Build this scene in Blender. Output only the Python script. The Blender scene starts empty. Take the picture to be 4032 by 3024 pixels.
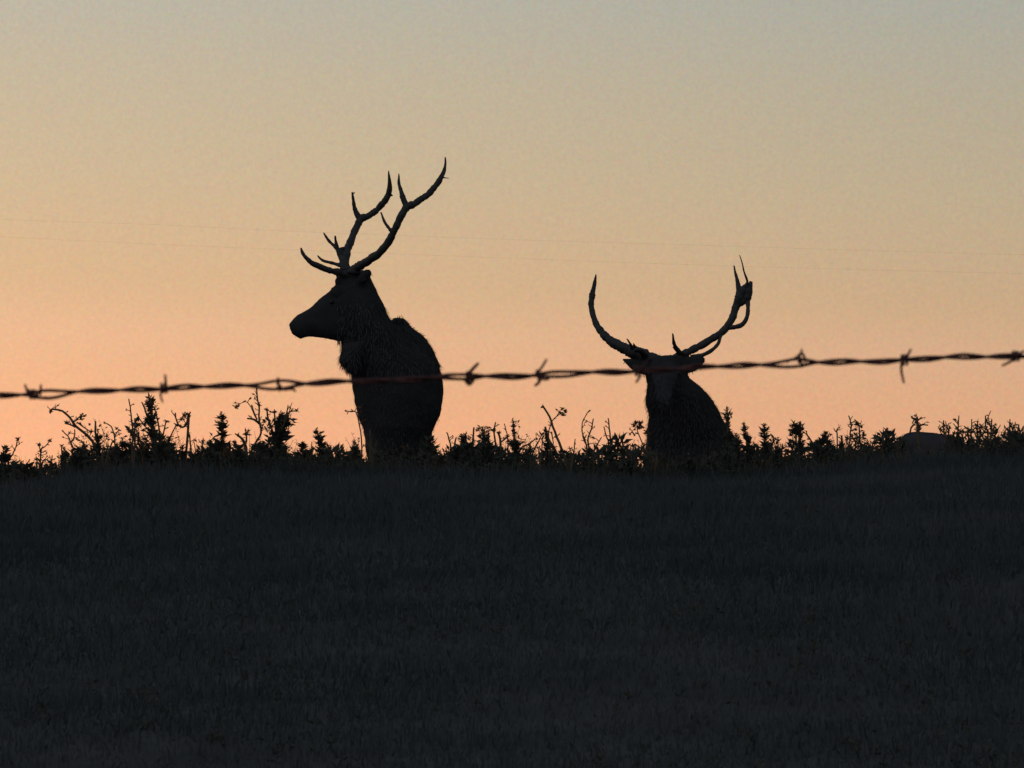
import bpy, bmesh, math, random
import numpy as np
from mathutils import Vector, Matrix, noise

random.seed(7); RNG = np.random.default_rng(7)
R = math.radians
scene = bpy.context.scene
COL = scene.collection

# ------------------------------------------------------------------ camera
CAM = Vector((0.0, 0.0, 1.5))
PITCH = R(4.95)
HFOV = R(12.0)
FPX = 2016.0 / math.tan(HFOV / 2)          # focal length in photograph pixels
cd = bpy.data.cameras.new('camera'); cam = bpy.data.objects.new('camera', cd); COL.objects.link(cam)
cam.location = CAM; cam.rotation_euler = (R(90) + PITCH, 0, 0)
cd.sensor_width = 36; cd.lens = 18 / math.tan(HFOV / 2)
cd.clip_start = 0.1; cd.clip_end = 6000
cd.dof.use_dof = True; cd.dof.focus_distance = 33; cd.dof.aperture_fstop = 36
scene.camera = cam

# ------------------------------------------------------------------ sky and sun
world = bpy.data.worlds.new('World'); scene.world = world; world.use_nodes = True
wn = world.node_tree; wn.nodes.clear(); N = wn.nodes.new; L = wn.links.new
SUN_EL, SUN_AZ = 1.0, -9.0                  # degrees; azimuth from +Y towards +X
out = N('ShaderNodeOutputWorld'); bg = N('ShaderNodeBackground'); bg.inputs['Strength'].default_value = 1.0
sky = N('ShaderNodeTexSky'); sky.sky_type = 'NISHITA'; sky.sun_disc = False
sky.sun_elevation = R(SUN_EL); sky.sun_rotation = R(SUN_AZ); sky.dust_density = 2.0; sky.air_density = 1.0
SKY_K = 0.012
geo = N('ShaderNodeTexCoord'); sep = N('ShaderNodeSeparateXYZ'); L(geo.outputs['Generated'], sep.inputs[0])
def mth(op, a, b=None, clamp=False):
    m = N('ShaderNodeMath'); m.operation = op; m.use_clamp = clamp
    for k, v in enumerate((a, b)):
        if v is None: continue
        if isinstance(v, (int, float)): m.inputs[k].default_value = v
        else: L(v, m.inputs[k])
    return m.outputs[0]
# the glow of dusk: warm at the horizon, greyer with height; warmest over the set sun (left)
t = mth('ADD', sep.outputs['Z'], mth('MULTIPLY', sep.outputs['X'], 0.03))
tt = mth('DIVIDE', t, 0.5, True)
ramp = N('ShaderNodeValToRGB'); L(tt, ramp.inputs[0]); ramp.color_ramp.interpolation = 'LINEAR'
def lin(c): return tuple(((v/255)/12.92 if v/255 <= 0.04045 else ((v/255+0.055)/1.055)**2.4) for v in c)
STOPS = [  # (sine of elevation, sRGB seen)
    (0.050, (222, 166, 122)), (0.070, (225, 165, 132)), (0.0765, (222, 166, 133)), (0.083, (217, 167, 133)), (0.095, (210, 170, 139)),
    (0.105, (196, 168, 136)), (0.128, (184, 171, 145)), (0.146, (177, 171, 151)), (0.164, (168, 171, 160)), (0.22, (150, 162, 170)), (0.50, (88, 108, 136))]
els = ramp.color_ramp.elements
while len(els) < len(STOPS): els.new(0.5)
for e, (p, c) in zip(els, STOPS):
    e.position = p / 0.5; e.color = (*lin(c), 1)
# constant front to back: the sky behind the camera is not dimmed
back = N('ShaderNodeMapRange'); L(sep.outputs['Y'], back.inputs['Value'])
back.inputs['From Min'].default_value = -1.0; back.inputs['From Max'].default_value = 0.9
back.inputs['To Min'].default_value = 1.0; back.inputs['To Max'].default_value = 1.0
# fine colour mottle multiplied into the sky, imitating camera grain
nz = N('ShaderNodeTexNoise'); nz.inputs['Scale'].default_value = 1150; nz.inputs['Detail'].default_value = 2; nz.inputs['Roughness'].default_value = 0.75
L(geo.outputs['Generated'], nz.inputs['Vector'])
side = N('ShaderNodeMapRange'); L(sep.outputs['X'], side.inputs['Value'])   # brighter towards the set sun on the left
for k_, v_ in zip(('From Min', 'From Max', 'To Min', 'To Max'), (-0.35, 0.5, 1.20, 0.68)): side.inputs[k_].default_value = v_
grain = N('ShaderNodeVectorMath'); grain.operation = 'MULTIPLY_ADD'; L(nz.outputs['Color'], grain.inputs[0]); grain.inputs[1].default_value = (0.42, 0.34, 0.42); grain.inputs[2].default_value = (0.79, 0.83, 0.79)
# opposite the sunset an even blue grey sky, brightened as unseen frontal fill
east = N('ShaderNodeMix'); east.data_type = 'RGBA'
ef = N('ShaderNodeMapRange'); L(sep.outputs['Y'], ef.inputs['Value'])
for k_, v_ in zip(('From Min', 'From Max', 'To Min', 'To Max'), (-0.45, 0.45, 1.0, 0.0)): ef.inputs[k_].default_value = v_
L(ef.outputs[0], east.inputs['Factor']); L(ramp.outputs[0], east.inputs[6]); east.inputs[7].default_value = (0.40, 0.46, 0.54, 1)
hr = N('ShaderNodeVectorMath'); hr.operation = 'MULTIPLY'; L(grain.outputs[0], hr.inputs[0]); L(east.outputs[2], hr.inputs[1])
fac = mth('MULTIPLY', back.outputs[0], side.outputs[0])
vm = N('ShaderNodeVectorMath'); vm.operation = 'SCALE'; L(hr.outputs[0], vm.inputs[0]); L(fac, vm.inputs['Scale'])
vs = N('ShaderNodeVectorMath'); vs.operation = 'SCALE'; L(sky.outputs[0], vs.inputs[0]); vs.inputs['Scale'].default_value = SKY_K
va = N('ShaderNodeVectorMath'); va.operation = 'ADD'; L(vm.outputs[0], va.inputs[0]); L(vs.outputs[0], va.inputs[1])
L(va.outputs[0], bg.inputs['Color']); L(bg.outputs[0], out.inputs['Surface'])

sd = bpy.data.lights.new('sun', 'SUN'); sd.energy = 0.5; sd.angle = R(0.5); sd.color = (1.0, 0.55, 0.3)
so = bpy.data.objects.new('sun', sd); COL.objects.link(so)
sdir = Vector((math.sin(R(SUN_AZ)) * math.cos(R(SUN_EL)), math.cos(R(SUN_AZ)) * math.cos(R(SUN_EL)), math.sin(R(SUN_EL))))
so.rotation_euler = sdir.to_track_quat('Z', 'Y').to_euler()

scene.view_settings.view_transform = 'Standard'; scene.view_settings.look = 'None'
scene.view_settings.exposure = 0; scene.view_settings.gamma = 1

# ------------------------------------------------------------------ helpers
cp, sp = math.cos(PITCH), math.sin(PITCH)
def P(px, py, Y):
    """the point at distance Y (metres north of the camera) on the line of sight of photograph pixel (px, py)"""
    x = (px - 2016) / FPX; v = (1512 - py) / FPX
    d = Vector((x, cp - v * sp, sp + v * cp))
    return CAM + d * (Y / d.y)
def pm(Y): return FPX / Y                   # pixels per metre

def tag(o, label=None, cat=None, group=None, kind=None):
    for k, v in (('label', label), ('category', cat), ('group', group), ('kind', kind)):
        if v: o[k] = v
    return o
def empty(name, loc):
    o = bpy.data.objects.new(name, None); COL.objects.link(o); o.location = loc; o.empty_display_size = 0.1; return o
def link(name, me, mat, parent=None, smooth=True):
    """me is in world coordinates; the object takes its parent's origin"""
    off = parent.matrix_basis.translation if parent else None
    o = bpy.data.objects.new(name, me)
    if parent:
        me.transform(Matrix.Translation(-off)); o.parent = parent
    COL.objects.link(o)
    if mat: me.materials.append(mat)
    if smooth: me.polygons.foreach_set('use_smooth', [True] * len(me.polygons))
    me.update()
    return o

class MB:
    def __init__(s): s.v = []; s.f = []
    def mesh(s, name):
        me = bpy.data.meshes.new(name); me.from_pydata(s.v, [], s.f); me.update(); return me
    def build(s, name, mat, parent=None, smooth=True): return link(name, s.mesh(name), mat, parent, smooth)
    def ring_loft(s, rings, cap=True):
        b0 = len(s.v); n = len(rings[0])
        for r in rings: s.v += [tuple(p) for p in r]
        for k in range(len(rings) - 1):
            a, b = b0 + k * n, b0 + (k + 1) * n
            for i in range(n):
                j = (i + 1) % n; s.f.append((a + i, a + j, b + j, b + i))
        if cap:
            s.f.append(tuple(b0 + i for i in range(n))[::-1])
            e = b0 + (len(rings) - 1) * n; s.f.append(tuple(e + i for i in range(n)))
    def tube(s, pts, rad, n=8):
        pts = [Vector(p) for p in pts]
        rings = []; u = None
        for i, p in enumerate(pts):
            d = (pts[min(i + 1, len(pts) - 1)] - pts[max(i - 1, 0)])
            d = d.normalized() if d.length > 1e-9 else Vector((0, 0, 1))
            if u is None:
                u = d.cross(Vector((0, 1, 0)))
                if u.length < 0.1: u = d.cross(Vector((1, 0, 0)))
            u = (u - d * u.dot(d)).normalized(); w = d.cross(u)
            r = rad[i] if hasattr(rad, '__len__') else rad
            rings.append([p + (u * math.cos(2 * math.pi * k / n) + w * math.sin(2 * math.pi * k / n)) * r for k in range(n)])
        s.ring_loft(rings)
    def sections(s, secs, n=20):
        """secs: (centre, half-axis u, half-axis v)"""
        s.ring_loft([[c + u * math.cos(2 * math.pi * k / n) + v * math.sin(2 * math.pi * k / n) for k in range(n)] for c, u, v in secs])
    def ball(s, c, r, n=8, m=6, sq=(1, 1, 1)):
        c = Vector(c); rings = []
        for j in range(m + 1):
            a = math.pi * (j + 0.02 if j == 0 else (j - 0.02 if j == m else j)) / m
            rings.append([c + Vector((math.sin(a) * math.cos(2 * math.pi * k / n) * r * sq[0], math.sin(a) * math.sin(2 * math.pi * k / n) * r * sq[1], math.cos(a) * r * sq[2])) for k in range(n)])
        s.ring_loft(rings)
    def leaf(s, p, d, ln, w, up=None):
        """a folded lance-shaped leaf from p along d"""
        d = d.normalized(); side = d.cross(up or Vector((random.uniform(-1, 1), random.uniform(-1, 1), random.uniform(-.4, 1))))
        if side.length < 0.05: side = d.cross(Vector((1, 0.3, 0)))
        side = side.normalized(); nrm = side.cross(d)
        b = len(s.v); m1 = p + d * ln * 0.4
        s.v += [tuple(p), tuple(m1 + side * w * 0.5 + nrm * w * 0.2), tuple(m1 - side * w * 0.5 + nrm * w * 0.2), tuple(p + d * ln * 0.75 - nrm * ln * 0.03), tuple(p + d * ln - nrm * ln * 0.12)]
        s.f += [(b, b + 1, b + 3), (b, b + 3, b + 2), (b + 1, b + 4, b + 3), (b + 3, b + 4, b + 2)]

def smooth_path(pts, rad, sub=4):
    """Catmull-Rom through pts with radii"""
    P_, R_ = [], []
    n = len(pts)
    for i in range(n - 1):
        p0, p1, p2, p3 = pts[max(i - 1, 0)], pts[i], pts[i + 1], pts[min(i + 2, n - 1)]
        for k in range(sub):
            u = k / sub
            P_.append(0.5 * ((2 * p1) + (p2 - p0) * u + (2 * p0 - 5 * p1 + 4 * p2 - p3) * u * u + (3 * p1 - p0 - 3 * p2 + p3) * u ** 3))
            R_.append(rad[i] * (1 - u) + rad[i + 1] * u)
    P_.append(pts[-1]); R_.append(rad[-1])
    return P_, R_

def material(name, c1, c2, scale=20, rough=0.85, bump=0.0, trans=0.0, spec=0.2, metal=0.0, detail=4):
    m = bpy.data.materials.new(name); m.use_nodes = True; nt = m.node_tree; b = nt.nodes['Principled BSDF']
    tc = nt.nodes.new('ShaderNodeTexCoord'); nz = nt.nodes.new('ShaderNodeTexNoise'); nz.inputs['Scale'].default_value = scale; nz.inputs['Detail'].default_value = detail
    nt.links.new(tc.outputs['Object'], nz.inputs['Vector'])
    rp = nt.nodes.new('ShaderNodeValToRGB'); rp.color_ramp.elements[0].position = 0.3; rp.color_ramp.elements[1].position = 0.7
    rp.color_ramp.elements[0].color = (*c1, 1); rp.color_ramp.elements[1].color = (*c2, 1)
    nt.links.new(nz.outputs['Fac'], rp.inputs[0]); nt.links.new(rp.outputs[0], b.inputs['Base Color'])
    b.inputs['Roughness'].default_value = rough; b.inputs['Specular IOR Level'].default_value = spec; b.inputs['Metallic'].default_value = metal
    if bump:
        bp = nt.nodes.new('ShaderNodeBump'); bp.inputs['Strength'].default_value = bump; bp.inputs['Distance'].default_value = 0.01
        nt.links.new(nz.outputs['Fac'], bp.inputs['Height']); nt.links.new(bp.outputs[0], b.inputs['Normal'])
    if trans:
        tr = nt.nodes.new('ShaderNodeBsdfTranslucent'); mx = nt.nodes.new('ShaderNodeMixShader'); mx.inputs[0].default_value = trans
        nt.links.new(rp.outputs[0], tr.inputs['Color']); nt.links.new(b.outputs[0], mx.inputs[1]); nt.links.new(tr.outputs[0], mx.inputs[2])
        nt.links.new(mx.outputs[0], nt.nodes['Material Output'].inputs['Surface'])
    return m
M = dict(
    soil=material('soil', (0.028, 0.027, 0.026), (0.048, 0.045, 0.040), 3, 0.95, 0.5, spec=0.05),
    grass=material('grass', (0.032, 0.038, 0.036), (0.060, 0.060, 0.056), 1.1, 0.8, trans=0.15, spec=0.05),
    leaf=material('leaf', (0.036, 0.042, 0.030), (0.060, 0.056, 0.042), 9, 0.7, trans=0.2, spec=0.1),
    dry=material('dry_leaf', (0.080, 0.045, 0.025), (0.130, 0.075, 0.040), 9, 0.8, trans=0.4, spec=0.1),
    stem=material('stem', (0.060, 0.042, 0.028), (0.100, 0.070, 0.040), 30, 0.8, spec=0.1),
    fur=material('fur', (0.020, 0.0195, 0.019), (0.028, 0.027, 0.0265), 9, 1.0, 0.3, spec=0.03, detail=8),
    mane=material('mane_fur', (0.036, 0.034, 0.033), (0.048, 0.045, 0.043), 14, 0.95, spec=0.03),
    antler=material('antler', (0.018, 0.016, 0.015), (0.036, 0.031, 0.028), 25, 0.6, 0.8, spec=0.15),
    hoof=material('hoof', (0.02, 0.018, 0.015), (0.035, 0.03, 0.025), 20, 0.5),
    eye=material('eye', (0.01, 0.008, 0.006), (0.015, 0.01, 0.008), 5, 0.5, spec=0.2),
    rust=material('rusty_wire', (0.038, 0.014, 0.012), (0.095, 0.032, 0.027), 160, 0.75, 0.8, spec=0.2),
    cable=material('cable', (0.05, 0.05, 0.05), (0.07, 0.07, 0.07), 1, 0.6),
    rock=material('boulder_rock', (0.018, 0.017, 0.020), (0.036, 0.033, 0.037), 5, 0.95, 0.8, spec=0.1, detail=8),
)

# ------------------------------------------------------------------ ground
YC = 24.0; T4 = math.tan(R(4.0))
CREST = [(-900, 1935), (-300, 1915), (0, 1905), (200, 1900), (350, 1862), (500, 1845), (900, 1850), (1300, 1855), (1500, 1850), (1800, 1850), (2200, 1858), (2500, 1870),
         (2900, 1865), (3200, 1845), (3400, 1812), (3550, 1796), (3750, 1796), (3900, 1798), (4032, 1792), (4400, 1800), (5000, 1830)]
CX = np.array([(a - 2016) / FPX * YC for a, b in CREST]); CZ = np.array([(1830 - b - 34) / pm(YC) for a, b in CREST])
def ground_z(x, y):
    x = np.asarray(x, float); y = np.asarray(y, float)
    line = 1.5 + T4 * y
    g1 = 1.5 * np.clip((YC - y) / YC, 0, 3) ** 1.5
    u = np.clip(y - YC, 0, None)
    g2 = 0.0027 * np.minimum(u, 22) ** 2 + 0.119 * np.clip(u - 22, 0, None)
    w = np.exp(-((y - YC) / 5.0) ** 2)
    lat = np.interp(x, CX, CZ) * w
    fade = np.clip(1 - np.abs(y - YC) / 40, 0, 1)
    bumps = (0.022 * np.sin(x * 1.7 + y * 0.9) * np.sin(y * 1.3 - x * 0.4) + 0.012 * np.sin(x * 4.1 + 1.3) * np.sin(y * 3.3 + 0.4)) * fade * (1 - 0.8 * w)
    far = np.clip(y - 46, 0, None)
    z = line - g1 - g2 + lat + bumps
    z = np.where(y < 0, 0.12 * y * 0 + (1.5 + T4 * 0 - 1.5) + 0.02 * y, z)
    return z
def gz(x, y): return float(ground_z(x, y))
xs = np.unique(np.concatenate([np.linspace(-7, 7, 141), np.array([-900, -500, -250, -120, -60, -30, -18, -12, -9, 9, 12, 18, 30, 60, 120, 250, 500, 900.])]))
ys = np.unique(np.concatenate([np.array([-300, -150, -60, -20, -5.]), np.linspace(0, 46, 231), np.array([50, 56, 64, 80, 110, 160, 250, 400, 700, 1200, 2000.])]))
XX, YY = np.meshgrid(xs, ys); ZZ = ground_z(XX, YY)
verts = np.stack([XX.ravel(), YY.ravel(), ZZ.ravel()], 1).tolist(); nx = len(xs)
faces = [(j * nx + i, j * nx + i + 1, (j + 1) * nx + i + 1, (j + 1) * nx + i) for j in range(len(ys) - 1) for i in range(nx - 1)]
me = bpy.data.meshes.new('ground'); me.from_pydata(verts, [], faces)
g = link('ground', me, M['soil']); tag(g, kind='structure')

def base_at(px, Y):
    """ground point under pixel column px at distance Y"""
    p = P(px, 1800, Y); return Vector((p.x, Y, gz(p.x, Y)))

# grass: one object, nobody could count the blades
def blades(n, y0, y1, hmin, hmax, name, label, mat, wid=0.004, xpad=0.9, crest=False):
    y = y0 + (y1 - y0) * RNG.random(n) ** (1.0)
    half = 0.108 * y + xpad
    x = (RNG.random(n) * 2 - 1) * half
    z = ground_z(x, y) - 0.005
    patch = 0.5 + 0.5 * np.sin(x * 2.3 + np.sin(y * 1.9) * 2) * np.sin(y * 2.1 + x) + 0.3 * np.sin(x * 9.1 + 2) * np.sin(y * 7.7)
    h = (hmin + (hmax - hmin) * RNG.random(n) ** 1.8 * (0.5 + 0.6 * np.clip(patch, 0, 1.3)))
    h = h * (0.55 + 0.45 * np.clip((y - 9) / 10, 0, 1))
    az = RNG.random(n) * 2 * np.pi; lean = RNG.normal(0, 0.42, n); laz = RNG.random(n) * 2 * np.pi
    dx, dy = np.cos(laz) * lean * h, np.sin(laz) * lean * h
    wx, wy = np.cos(az) * wid * (0.6 + RNG.random(n)), np.sin(az) * wid * (0.6 + RNG.random(n))
    V = np.zeros((n, 5, 3))
    V[:, 0] = np.stack([x - wx, y - wy, z], 1); V[:, 1] = np.stack([x + wx, y + wy, z], 1)
    V[:, 2] = np.stack([x - wx * .8 + dx * .4, y - wy * .8 + dy * .4, z + h * .6], 1); V[:, 3] = np.stack([x + wx * .8 + dx * .4, y + wy * .8 + dy * .4, z + h * .6], 1)
    V[:, 4] = np.stack([x + dx, y + dy, z + h * np.sqrt(np.clip(1 - (lean * .6) ** 2, .3, 1))], 1)
    me = bpy.data.meshes.new(name)
    me.vertices.add(n * 5); me.vertices.foreach_set('co', V.ravel())
    base = np.arange(n)[:, None] * 5
    loops = np.concatenate([base + np.array([[0, 1, 3, 2]]), base + np.array([[2, 3, 4]])], 1).ravel()
    me.loops.add(n * 7); me.loops.foreach_set('vertex_index', loops)
    me.polygons.add(n * 2)
    st = (np.arange(n)[:, None] * 7 + np.array([[0, 4]])).ravel()
    me.polygons.foreach_set('loop_start', st)
    me.update(calc_edges=True); me.validate()
    o = link(name, me, mat, smooth=False)
    return tag(o, label, 'grass', kind='stuff')
blades(230000, 8.5, 23.2, 0.02, 0.085, 'grass', 'short dark grass covering the near slope', M['grass'], wid=0.0019)
blades(60000, 23.0, 25.5, 0.03, 0.125, 'crest_grass', 'ragged grass fringe along the crest of the hill', M['grass'], wid=0.0022, xpad=1.2)
blades(9000, 25.5, 33, 0.03, 0.08, 'far_grass', 'short grass just beyond the crest of the hill', M['grass'], wid=0.005)

blades(2600, 23.3, 24.8, 0.08, 0.24, 'dry_grass', 'thin pale dry grass stems rising among the weeds on the crest', M['dry'], wid=0.0011, xpad=1.2)

def herbs(n, y0, y1, hmin, hmax, name, label, leafy=9, power=1.6, clump=1.0, zones=None):
    # tangled low herbs: thin stems with small leaves, growing in patches
    mb = MB(); rd = random.Random(11 + n)
    for k in range(n):
        y = rd.uniform(y0, y1); x = rd.uniform(-1, 1) * (.108 * y + 1.0)
        pn = noise.noise(Vector((x * 2.2, y * 1.1, 3.3))) + .5 * noise.noise(Vector((x * 7, y * 3, 1)))
        if rd.random() > .55 + clump * pn: continue
        zf = 1.0
        if zones:
            px = 2016 + x / y * FPX; zf = max([f for a, b, f in zones if a < px < b], default=0)
            if zf == 0: continue
        h = zf * hmin + zf * (hmax - hmin) * rd.random() ** power * max(.3, .8 + pn)
        p = V3_((x, y, gz(x, y) - .005)); lean = V3_((rd.gauss(0, .3), rd.gauss(0, .3), 1)).normalized()
        q = p + lean * h * .55; e = q + (lean + V3_((rd.gauss(0, .35), rd.gauss(0, .35), -.1))).normalized() * h * .45
        mb.tube([p, q, e], [.0016, .0012, .0006], 4)
        for i in range(int(leafy * rd.uniform(.5, 1.5))):
            u = rd.random() ** .7; c = p.lerp(q, u / .55) if u < .55 else q.lerp(e, (u - .55) / .45)
            az = rd.uniform(0, 6.28); l = rd.uniform(.008, .026) * (1.25 - u * .6)
            mb.leaf(c, V3_((math.cos(az), math.sin(az), rd.uniform(-.2, 1.2))), l, l * rd.uniform(.25, .55))
    o = mb.build(name, M['leaf'], smooth=False); tag(o, label, 'herbs', kind='stuff')
V3_ = Vector
herbs(3000, 23.3, 24.9, .05, .20, 'crest_herbs', 'tangled low herbs filling the gaps between the weeds on the crest')
herbs(3500, 23.5, 24.8, .07, .225, 'tall_herbs', 'taller tangled herbs growing thickly round the feet of the weeds', leafy=8, power=1.3, clump=1.1,
      zones=[(-200, 60, 1.0), (120, 240, .6), (240, 470, 1.15), (470, 680, 1.2), (690, 780, .7), (790, 920, .9), (920, 1170, 1.0), (1170, 1310, .75), (1310, 1420, .45), (1430, 1700, .45),
             (1720, 1860, .8), (1860, 2110, 1.05), (2110, 2260, .6), (2260, 2560, .85), (2560, 2850, .5), (2850, 3100, .85), (3100, 3330, .85), (3330, 3440, .75), (3440, 3560, .7), (3560, 3780, .3), (3740, 4250, .9)])
herbs(4200, 8.7, 23.3, .02, .07, 'slope_herbs', 'scattered low herbs in the grass of the near slope', leafy=7, clump=1.3)

# ------------------------------------------------------------------ boulder
def boulder():
    Y = 24.9; b = base_at(3662, Y)
    top = P(3650, 1698, Y); h = top.z - b.z + 0.05
    bm = bmesh.new(); bmesh.ops.create_icosphere(bm, subdivisions=5, radius=1)
    for v in bm.verts:
        n_ = noise.fractal(v.co * 1.3 + Vector((3, 1, 5)), 1.0, 2.0, 5) * 0.06 + noise.noise(v.co * 6) * 0.03 + noise.noise(v.co * 15) * 0.012
        c = v.co * (1 + n_); c.z = math.copysign(abs(c.z) ** .55, c.z) * .97; c.x = math.copysign(abs(c.x) ** .8, c.x); s = (abs(c.x) ** 2.4)
        # steeper on its left end, long slope to the right
        wx = 0.165 if c.x < 0 else 0.26
        v.co = Vector((c.x * wx + b.x - 0.035, c.y * 0.20 + b.y, b.z - 0.05 + (c.z if c.z > 0 else c.z * 0.5) * h))
    me = bpy.data.meshes.new('boulder'); bm.to_mesh(me); bm.free()
    o = link('boulder', me, M['rock']); tag(o, 'low rounded dark boulder breaking the grassy crest at the right', 'boulder')
boulder()

# ------------------------------------------------------------------ power lines far beyond the hill
def power_line(pts, label, Y):
    mb = MB(); W = [P(x, y, Y) for x, y in pts]
    a, b = W[0], W[-1]
    W = [a + (a - W[1]) * 1.5] + W + [b + (b - W[-2]) * 1.5]
    path, rr = smooth_path(W, [0.0062] * len(W), 6)
    mb.tube(path, rr, 6)
    o = mb.build('power_line', M['cable']); tag(o, label, 'power line', 'far power lines crossing the sky')
power_line([(-600, 832), (0, 864), (600, 884), (1155, 911), (2016, 943), (2830, 968), (3680, 994), (4632, 1018)], 'faint far power line, the upper of the two crossing the sky', 900)
power_line([(-600, 905), (0, 932), (600, 961), (1155, 984), (2016, 1017), (2830, 1046), (3680, 1069), (4632, 1090)], 'faint far power line, the lower of the two crossing the sky', 900)

# ------------------------------------------------------------------ elk
def remeshed(mb, voxel, name):
    me = mb.mesh(name + '_tmp'); o = bpy.data.objects.new('tmp', me); COL.objects.link(o)
    m = o.modifiers.new('r', 'REMESH'); m.mode = 'VOXEL'; m.voxel_size = voxel; m.use_smooth_shade = True
    s = o.modifiers.new('s', 'SMOOTH'); s.factor = 0.5; s.iterations = 4
    dg = bpy.context.evaluated_depsgraph_get(); dg.update()
    res = bpy.data.meshes.new_from_object(o.evaluated_get(dg), preserve_all_data_layers=False, depsgraph=dg)
    bpy.data.objects.remove(o); bpy.data.meshes.remove(me); res.name = name
    k = len(res.vertices); co = np.empty(k * 3); nr = np.empty(k * 3)
    res.vertices.foreach_get('co', co); res.vertices.foreach_get('normal', nr)
    co = co.reshape(-1, 3); nr = nr.reshape(-1, 3)
    d = np.array([noise.fractal(Vector(c) * 9, 1.0, 2.0, 4) * 0.008 for c in co])
    res.vertices.foreach_set('co', (co + nr * d[:, None]).ravel()); res.update()
    return res

def coat(me, n, length, zmin, weight, name, mat, parent):
    """short hair tufts lying down over the body; me in world coordinates"""
    polys = me.polygons; cum = []
    k = len(polys); mb = MB()
    idx = RNG.integers(0, k, n)
    for i in idx:
        p = polys[int(i)]; c = Vector(p.center)
        if c.z < zmin: continue
        w = weight(c)
        if random.random() > w: continue
        nn = Vector(p.normal); down = Vector((random.uniform(-.3, .3), random.uniform(-.3, .3), -1))
        d = (nn * random.uniform(.35, .9) + down * random.uniform(0.5, 1.0)).normalized()
        l = length * random.uniform(.5, 1.3) * (0.5 + w)
        s = d.cross(nn); s = s.normalized() if s.length > .01 else Vector((1, 0, 0))
        b = len(mb.v); wd = l * 0.11
        mb.v += [tuple(c - s * wd - nn * .003), tuple(c + s * wd - nn * .003), tuple(c + d * l * .6 + s * wd * .5), tuple(c + d * l * .6 - s * wd * .5), tuple(c + d * l - Vector((0, 0, l * .2)))]
        mb.f += [(b, b + 1, b + 2, b + 3), (b + 3, b + 2, b + 4)]
    return mb.build(name, mat, parent)

def antler(beams, Y, base_d, mat, parent):
    """beams: list of [(px,py,dy,r_px)...]; all tines of one antler grown as one mesh"""
    mb = MB(); s = pm(Y)
    for bm_ in beams:
        pts = [P(x, y, Y + d) for x, y, d, r in bm_]; rad = [r / s for x, y, d, r in bm_]
        pp, rr = smooth_path(pts, rad, 9)
        for i in range(1, len(pp) - 1):
            pp[i] = pp[i] + Vector((noise.noise(pp[i] * 12), 0, noise.noise(pp[i] * 12 + Vector((9, 0, 0))))) * 0.006
            rr[i] *= 1 + 0.16 * noise.noise(pp[i] * 25) + 0.16 * noise.noise(pp[i] * 90)
        mb.tube(pp, rr, 10)
    x, y, d, r = beams[0][0]; mb.ball(P(x, y, Y + d).lerp(P(*beams[0][1][:2], Y + beams[0][1][2]), .45), r * 1.28 / s, 12, 6, (1.05, 1, .5))   # the burr at the antler's foot
    return mb.build('antler', mat, parent)

def row(y, l, r, Y, dy, dep):
    """horizontal section of the figure between photograph columns l and r"""
    a, b = P(l, y, Y + dy), P(r, y, Y + dy)
    return ((a + b) / 2, (b - a) / 2, Vector((0, dep, 0)))

V3 = Vector
def hooves(feet, parent):
    for f in feet:
        mb = MB()
        for sx in (-1, 1):
            mb.sections([(f + V3((sx * .018, -.012, .06)), V3((.018, 0, 0)), V3((0, .035, 0))), (f + V3((sx * .022, -.03, .0)), V3((.024, 0, 0)), V3((0, .05, 0)))], 10)
        mb.build('hoof', M['hoof'], parent)

def leg(mb, top, knee, ankle, foot, r0, r1, r2):
    pts = [top, top.lerp(knee, .5), knee, knee.lerp(ankle, .5), ankle, foot + V3((0, -.01, .05))]
    pp, rr = smooth_path(pts, [r0, r0 * .72, r1, r2, r2 * 1.15, r2 * 1.1], 4)
    mb.tube(pp, rr, 12)

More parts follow.
